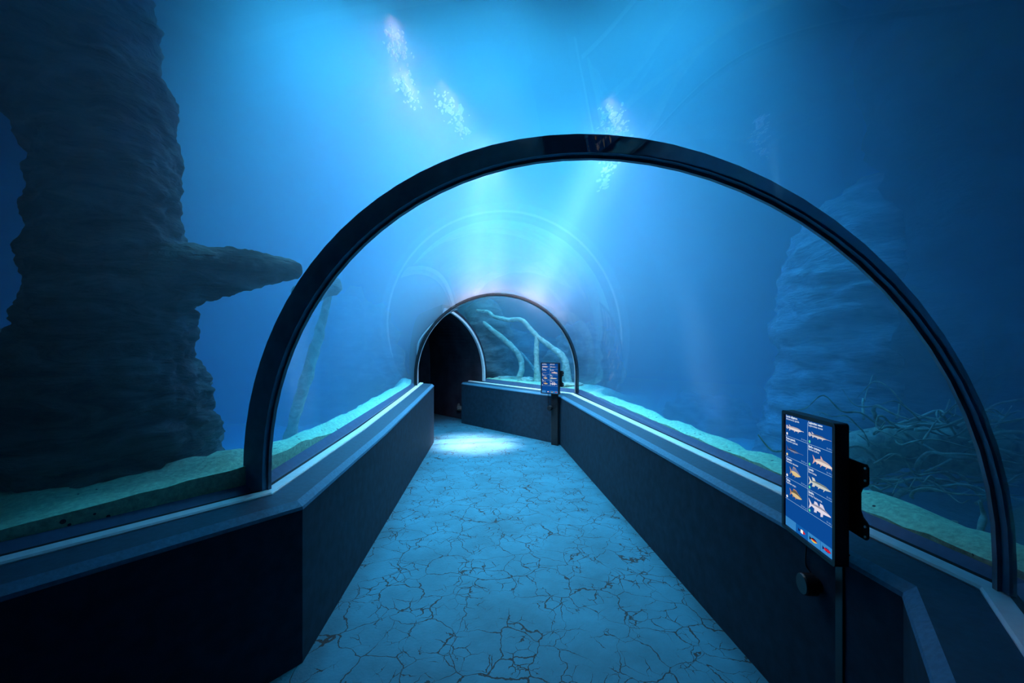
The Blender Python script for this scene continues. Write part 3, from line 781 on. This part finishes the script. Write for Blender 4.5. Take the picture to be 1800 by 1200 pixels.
FISH = {}
def fish_polys(kind, x0, y0, w, h):
    """outline polygons of a fish facing +u. local x 0 tail .. 1 nose, y up -1..1; placed at cell origin"""
    def T(p): return (x0 + p[0] * w, y0 - p[1] * h)
    top, bot, fins = kind
    tp = spline(top, 5); bt = spline(bot, 5)
    body = tp + bt[::-1]
    back = tp + [(p[0], p[1] * 0.25 + 0.02) for p in tp][::-1]
    out = []
    for f in fins: out.append(([T(p) for p in f], 1))
    out.append(([T(p) for p in body], 0))
    out.append(([T(p) for p in back], 2))
    return out
TAILF = [(0.14, 0.12), (0.0, 0.75), (0.05, 0.0), (0.0, -0.7), (0.14, -0.12)]
TAILR = [(0.14, 0.16), (0.06, 0.5), (0.0, 0.35), (0.0, -0.3), (0.06, -0.5), (0.14, -0.16)]
F_GAR = ([(0.12, 0.16), (0.3, 0.42), (0.6, 0.45), (0.78, 0.28), (0.88, 0.10), (1.0, 0.06)], [(0.12, -0.16), (0.3, -0.35), (0.6, -0.4), (0.78, -0.25), (0.88, -0.06), (1.0, -0.04)],
         [TAILR, [(0.18, 0.25), (0.16, 0.75), (0.28, 0.38)], [(0.16, -0.2), (0.2, -0.75), (0.27, -0.3)], [(0.45, -0.35), (0.48, -0.75), (0.54, -0.35)], [(0.68, -0.3), (0.68, -0.75), (0.75, -0.25)]])
F_GAR2 = ([(0.12, 0.14), (0.3, 0.32), (0.55, 0.34), (0.7, 0.2), (0.8, 0.06), (1.0, 0.03)], [(0.12, -0.14), (0.3, -0.27), (0.55, -0.3), (0.7, -0.18), (0.8, -0.04), (1.0, -0.02)],
          [TAILR, [(0.17, 0.2), (0.14, 0.75), (0.26, 0.3)], [(0.16, -0.2), (0.2, -0.6), (0.26, -0.2)], [(0.4, -0.25), (0.42, -0.6), (0.47, -0.25)], [(0.6, -0.25), (0.62, -0.6), (0.67, -0.2)]])
F_PAD = ([(0.12, 0.12), (0.3, 0.34), (0.5, 0.38), (0.64, 0.2), (0.75, 0.06), (1.0, 0.03)], [(0.12, -0.12), (0.3, -0.3), (0.5, -0.36), (0.64, -0.22), (0.75, -0.05), (1.0, -0.03)],
         [[(0.14, 0.1), (0.0, 1.0), (0.07, 0.0), (0.02, -0.5), (0.14, -0.1)], [(0.24, 0.25), (0.24, 0.8), (0.34, 0.32)], [(0.3, -0.25), (0.3, -0.6), (0.38, -0.28)], [(0.5, -0.3), (0.48, -0.7), (0.56, -0.28)]])
F_BARB = ([(0.13, 0.18), (0.35, 0.5), (0.55, 0.52), (0.8, 0.3), (0.98, -0.1)], [(0.13, -0.15), (0.35, -0.3), (0.6, -0.36), (0.85, -0.35), (0.98, -0.25)],
          [[(0.15, 0.14), (0.0, 0.8), (0.06, 0.0), (0.0, -0.75), (0.15, -0.14)], [(0.42, 0.4), (0.42, 1.1), (0.56, 0.45)], [(0.2, -0.2), (0.22, -0.55), (0.3, -0.25)], [(0.42, -0.3), (0.4, -0.75), (0.5, -0.3)], [(0.7, -0.3), (0.66, -0.75), (0.76, -0.3)], [(0.93, -0.2), (0.95, -0.6), (0.97, -0.2)]])
F_BREAM = ([(0.15, 0.2), (0.35, 0.75), (0.55, 0.8), (0.8, 0.35), (1.0, -0.12)], [(0.15, -0.15), (0.35, -0.5), (0.6, -0.6), (0.85, -0.4), (1.0, -0.18)],
           [[(0.18, 0.18), (0.0, 0.8), (0.07, 0.0), (0.02, -0.7), (0.18, -0.15)], [(0.3, 0.6), (0.34, 1.05), (0.55, 0.95), (0.68, 0.6)], [(0.26, -0.35), (0.28, -0.8), (0.38, -0.45)], [(0.5, -0.5), (0.48, -1.0), (0.58, -0.5)]])
F_PIKE = ([(0.13, 0.16), (0.3, 0.36), (0.55, 0.42), (0.78, 0.34), (0.9, 0.14), (1.0, 0.02)], [(0.13, -0.14), (0.3, -0.32), (0.55, -0.38), (0.78, -0.3), (0.9, -0.2), (1.0, -0.08)],
          [[(0.15, 0.12), (0.0, 0.75), (0.06, 0.0), (0.0, -0.75), (0.15, -0.12)], [(0.2, 0.25), (0.16, 0.85), (0.28, 0.8), (0.34, 0.35)], [(0.2, -0.22), (0.17, -0.75), (0.28, -0.65), (0.32, -0.3)], [(0.46, -0.35), (0.44, -0.75), (0.53, -0.35)], [(0.7, -0.3), (0.68, -0.75), (0.76, -0.3)]])
F_ZAN = ([(0.14, 0.14), (0.3, 0.36), (0.55, 0.44), (0.78, 0.3), (1.0, -0.08)], [(0.14, -0.14), (0.3, -0.34), (0.55, -0.42), (0.8, -0.32), (1.0, -0.2)],
         [[(0.16, 0.12), (0.0, 0.85), (0.06, 0.0), (0.0, -0.8), (0.16, -0.12)], [(0.26, 0.3), (0.28, 0.8), (0.4, 0.8), (0.48, 0.4)], [(0.52, 0.4), (0.54, 0.95), (0.66, 0.9), (0.76, 0.32)], [(0.28, -0.3), (0.26, -0.85), (0.38, -0.75), (0.4, -0.35)], [(0.56, -0.35), (0.56, -0.95), (0.66, -0.8), (0.68, -0.35)]])

def text_mesh(lines):
    """(string, u, v, size, bold, align) -> verts, faces of flat lettering on the screen"""
    vs = []; fs = []
    for (s, u, v, size, off, al) in lines:
        cu = bpy.data.curves.new('t', 'FONT'); cu.body = s; cu.size = size; cu.resolution_u = 1; cu.offset = off; cu.align_x = al
        ob = bpy.data.objects.new('t', cu)
        me = ob.to_mesh()
        n = len(vs); bx, by, bz = uv(u, v, -0.0009)
        vs += [(bx + q.co.x, by, bz + q.co.y) for q in me.vertices]
        fs += [[n + i for i in p.vertices] for p in me.polygons]
        ob.to_mesh_clear(); bpy.data.objects.remove(ob); bpy.data.curves.remove(cu)
    return vs, fs

CELLS = [  # column, row, fish, colours (body, fin, back), size, name lines, dot
    (0, 0, F_GAR, (225, 215, 215), (190, 180, 190), (170, 160, 170), 0.43, 0.032, ('Luccio alligatore', 'Atractosteus spatula'), 'w'),
    (1, 0, F_GAR2, (205, 200, 205), (190, 185, 195), (90, 95, 110), 0.46, 0.032, ('Lepisosteo osseo', 'Lepisosteus osseus'), 'g'),
    (0, 1, F_PAD, (120, 130, 160), (85, 80, 110), (40, 45, 75), 0.42, 0.028, ('Pesce spatola', 'Polyodon spathula'), 'c'),
    (1, 1, F_BARB, (228, 215, 208), (215, 170, 165), (180, 165, 165), 0.40, 0.042, ('Barbo comune', 'Barbus barbus'), 'g'),
    (0, 2, F_BREAM, (220, 195, 140), (170, 140, 120), (95, 115, 165), 0.27, 0.040, ('Carassio', 'Carassius carassius'), 'w'),
    (1, 2, F_PIKE, (195, 200, 195), (205, 205, 200), (115, 130, 130), 0.45, 0.040, ('Luccio', 'Esox lucius'), 'g'),
    (0, 3, F_BREAM, (215, 190, 140), (190, 130, 100), (95, 90, 75), 0.30, 0.036, ('Carpa', 'Cyprinus carpio'), 'w'),
    (1, 3, F_ZAN, (225, 218, 232), (215, 210, 230), (140, 140, 160), 0.45, 0.046, ('Sandra', 'Sander lucioperca'), 'g'),
]
ROWS = [0.0, 0.195, 0.38, 0.567, 0.757]
def circle(u, v, r, n=14):
    return [(u + r / SW * math.cos(2 * math.pi * i / n), v + r / SH * math.sin(2 * math.pi * i / n)) for i in range(n)]
def quad(u0, v0, u1, v1): return [(u0, v0), (u1, v0), (u1, v1), (u0, v1)]
def rquad_prof(w, h, r, n=5):
    out = []
    for cx, cz, a0 in ((w / 2 - r, h / 2 - r, 0), (-w / 2 + r, h / 2 - r, 90), (-w / 2 + r, -h / 2 + r, 180), (w / 2 - r, -h / 2 + r, 270)):
        for i in range(n + 1):
            a = R(a0 + 90 * i / n); out.append((cx + r * math.cos(a), cz + r * math.sin(a)))
    return out

def make_screen(loc, rz, label, pole_top):
    t = tag(empty('information_screen', loc, (0, 0, rz)), label, 'screen', 'information screens on the parapet')
    # casing: tray with a bezel lip round the glass
    mb = MB(); bw = 0.016
    mb.prism(rquad_prof(SW + 2 * bw, SH + 2 * bw, 0.012), 0.006, 0.046)
    inn = rquad_prof(SW, SH, 0.002); out = rquad_prof(SW + 2 * bw, SH + 2 * bw, 0.012); n = len(inn)
    vs = [(x, -0.004, z) for x, z in inn] + [(x, -0.004, z) for x, z in out] + [(x, 0.008, z) for x, z in out] + [(x, 0.008, z) for x, z in inn]
    mb.add(vs, [[j * n + k, j * n + (k + 1) % n, ((j + 1) % 4) * n + (k + 1) % n, ((j + 1) % 4) * n + k] for j in range(4) for k in range(n)])
    mb.box((0, 0.055, 0.02), (0.22, 0.03, 0.30), 0, 0, 0.006)
    fix_normals(mb.build('casing', M_BLACK, t))
    sc = flat('display', [(quad(0, 0, 1, 1), 0)], [E_BG], t, 0.0055); sc['label'] = 'glowing blue display with fish pictures'
    lines = [(quad(0.497, 0.02, 0.503, 0.757), 0)] + [(quad(0.0, r - 0.0015, 1.0, r + 0.0015), 0) for r in ROWS[1:]]
    flat('divider_lines', lines, [E_LINE], sc, 0.0048)
    for i, (a, m) in enumerate(((0, E_BTN), (0.25, E_BTN2), (0.5, E_BTN), (0.75, E_BTN))):
        flat('language_button', [(quad(a + 0.003, 0.92, a + 0.247, 0.998), 0)], [m], sc, 0.0048)
    def icon(u, cols, horiz):
        body = spline([(0.0, 0.0), (0.2, 0.8), (0.6, 0.9), (1.0, 0.0)], 6)
        low = spline([(0.0, 0.0), (0.2, -0.7), (0.6, -0.8), (1.0, 0.0)], 6)
        W2, H2, v0 = 0.13, 0.017, 0.957
        pl = []
        n3 = len(cols)
        tl = [(u - 0.03, v0 - 0.015), (u + 0.02, v0), (u - 0.03, v0 + 0.015)]
        pl.append((tl, 0))
        N = len(body)
        for k in range(n3):
            if horiz:
                f0, f1 = 1 - 2 * k / n3, 1 - 2 * (k + 1) / n3
                def yy(i, f): return body[i][1] * f if f > 0 else -low[i][1] * f
                a = [(u + body[i][0] * W2, v0 - yy(i, f0) * H2) for i in range(N)]
                b2 = [(u + body[i][0] * W2, v0 - yy(i, f1) * H2) for i in range(N)]
                pl.append((a + b2[::-1], k))
            else:
                i0, i1 = round((N - 1) * k / n3), round((N - 1) * (k + 1) / n3)
                pl.append(([(u + body[i][0] * W2, v0 - body[i][1] * H2) for i in range(i0, i1 + 1)] + [(u + low[i][0] * W2, v0 - low[i][1] * H2) for i in range(i1, i0 - 1, -1)], k))
        return pl
    flat('flag_icon', icon(0.33, 'bwr', False), [E_FBLUE, E_WHITE, E_RED], sc, 0.004)
    flat('flag_icon', icon(0.57, 'krg', True), [E_BLK, E_RED, E_YEL], sc, 0.004)
    u0 = 0.82
    pl = [(p, 0) for p, _ in icon(u0, 'b', True)] + [(quad(u0 + 0.005, 0.953, u0 + 0.12, 0.961), 1), (quad(u0 + 0.05, 0.944, u0 + 0.066, 0.970), 1),
          ([(u0, 0.948), (u0 + 0.02, 0.946), (u0 + 0.11, 0.964), (u0 + 0.09, 0.968)], 1), ([(u0 + 0.09, 0.946), (u0 + 0.11, 0.950), (u0 + 0.02, 0.968), (u0 + 0.0, 0.964)], 1)]
    flat('flag_icon', pl, [E_FBLUE, E_RED], sc, 0.004)
    for i, (c, r, kind, body, fin, back, w, h, names, dot) in enumerate(CELLS):
        u, v0, v1 = 0.5 * c, ROWS[r], ROWS[r + 1]
        ms = [E('fish_body', body), E('fish_fin', fin), E('fish_back', back)]
        off = 0.02 if w > 0.4 else 0.10
        flat('fish_picture', fish_polys(kind, u + off, v0 + 0.113, w * 0.93, h * 1.18), ms, sc, 0.0046)
        vs, fs = text_mesh([(names[0], u + 0.02, v0 + 0.026, 0.0135, 0.0005, 'LEFT'), (names[1], u + 0.02, v0 + 0.048, 0.0125, 0.0001, 'LEFT')])
        mesh_obj('caption', [(x, y + 0.005, z) for x, y, z in vs], fs, E_TXT, sc)
        vs, fs = text_mesh([('50-100 cm', u + 0.485, v1 - 0.012, 0.0095, 0.0, 'RIGHT')])
        mesh_obj('size_note', [(x, y + 0.005, z) for x, y, z in vs], fs, E_TXT2, sc)
        flat('status_dot', [(circle(u + 0.04, v1 - 0.022, 0.0062), 0)], [{'w': E_WHITE, 'g': E_GREEN, 'c': E_CREAM}[dot]], sc, 0.0046)
    # wall mount plate standing out behind the casing
    br = MB()
    plate = [(0.12, 0.135), (0.235, 0.135), (0.245, 0.125), (0.245, 0.065), (0.238, 0.055), (0.215, 0.04), (0.205, 0.02), (0.205, -0.045), (0.215, -0.065), (0.238, -0.078), (0.245, -0.088), (0.245, -0.135), (0.235, -0.145), (0.12, -0.145)]
    br.prism(plate, 0.072, 0.078)
    pm = fix_normals(br.build('mount_plate', M_STEEL, t))
    zinc = mat_plain('zinc_bolt', (0.75, 0.78, 0.8), 0.3, 0.05, 30, 0, 0.5)
    for x, z in ((0.235, 0.12), (0.235, 0.075), (0.235, -0.095), (0.235, -0.132)):
        bo = MB(); bo.tube([(x, 0.0715, z), (x, 0.068, z)], 0.0045, 10); bo.build('bolt', zinc, pm)
    # post down to the floor, with the round knob and the cable
    pl = MB(); pl.box((0.055, 0.078, (-loc[2] + pole_top) / 2), (0.14, 0.03, loc[2] + pole_top), 0, 0, 0.004)
    pl.build('post', M_STEEL, t)
    kb = MB(); zk = -0.445 + (loc[2] - 1.098) * -1
    kb.tube([(-0.005, 0.075, zk), (-0.005, 0.03, zk)], [0.030, 0.030], 20)
    kb.tube([(-0.005, 0.03, zk), (-0.005, -0.012, zk), (-0.005, -0.018, zk)], [0.044, 0.044, 0.040], 28)
    kb.box((0.03, 0.078, zk), (0.10, 0.024, 0.07), 0, 0, 0.004)
    kb.build('knob', M_STEEL, t)
    cb = MB(); cb.tube(spline([(-0.05, 0.03, -0.268), (-0.055, 0.028, -0.33), (-0.06, 0.03, -0.39), (-0.035, 0.04, zk + 0.03)], 6), 0.003, 7)
    cb.build('cable', M_BLACK, t, True)
    return t

make_screen((1.258, 1.75, 1.098), R(-96.7), 'large near black framed screen listing eight fish, on a post at the parapet', -0.25)
make_screen((0.66, 7.17, 1.175), R(-40), 'tiny distant black framed fish screen at the bend below the far arch', -0.25)
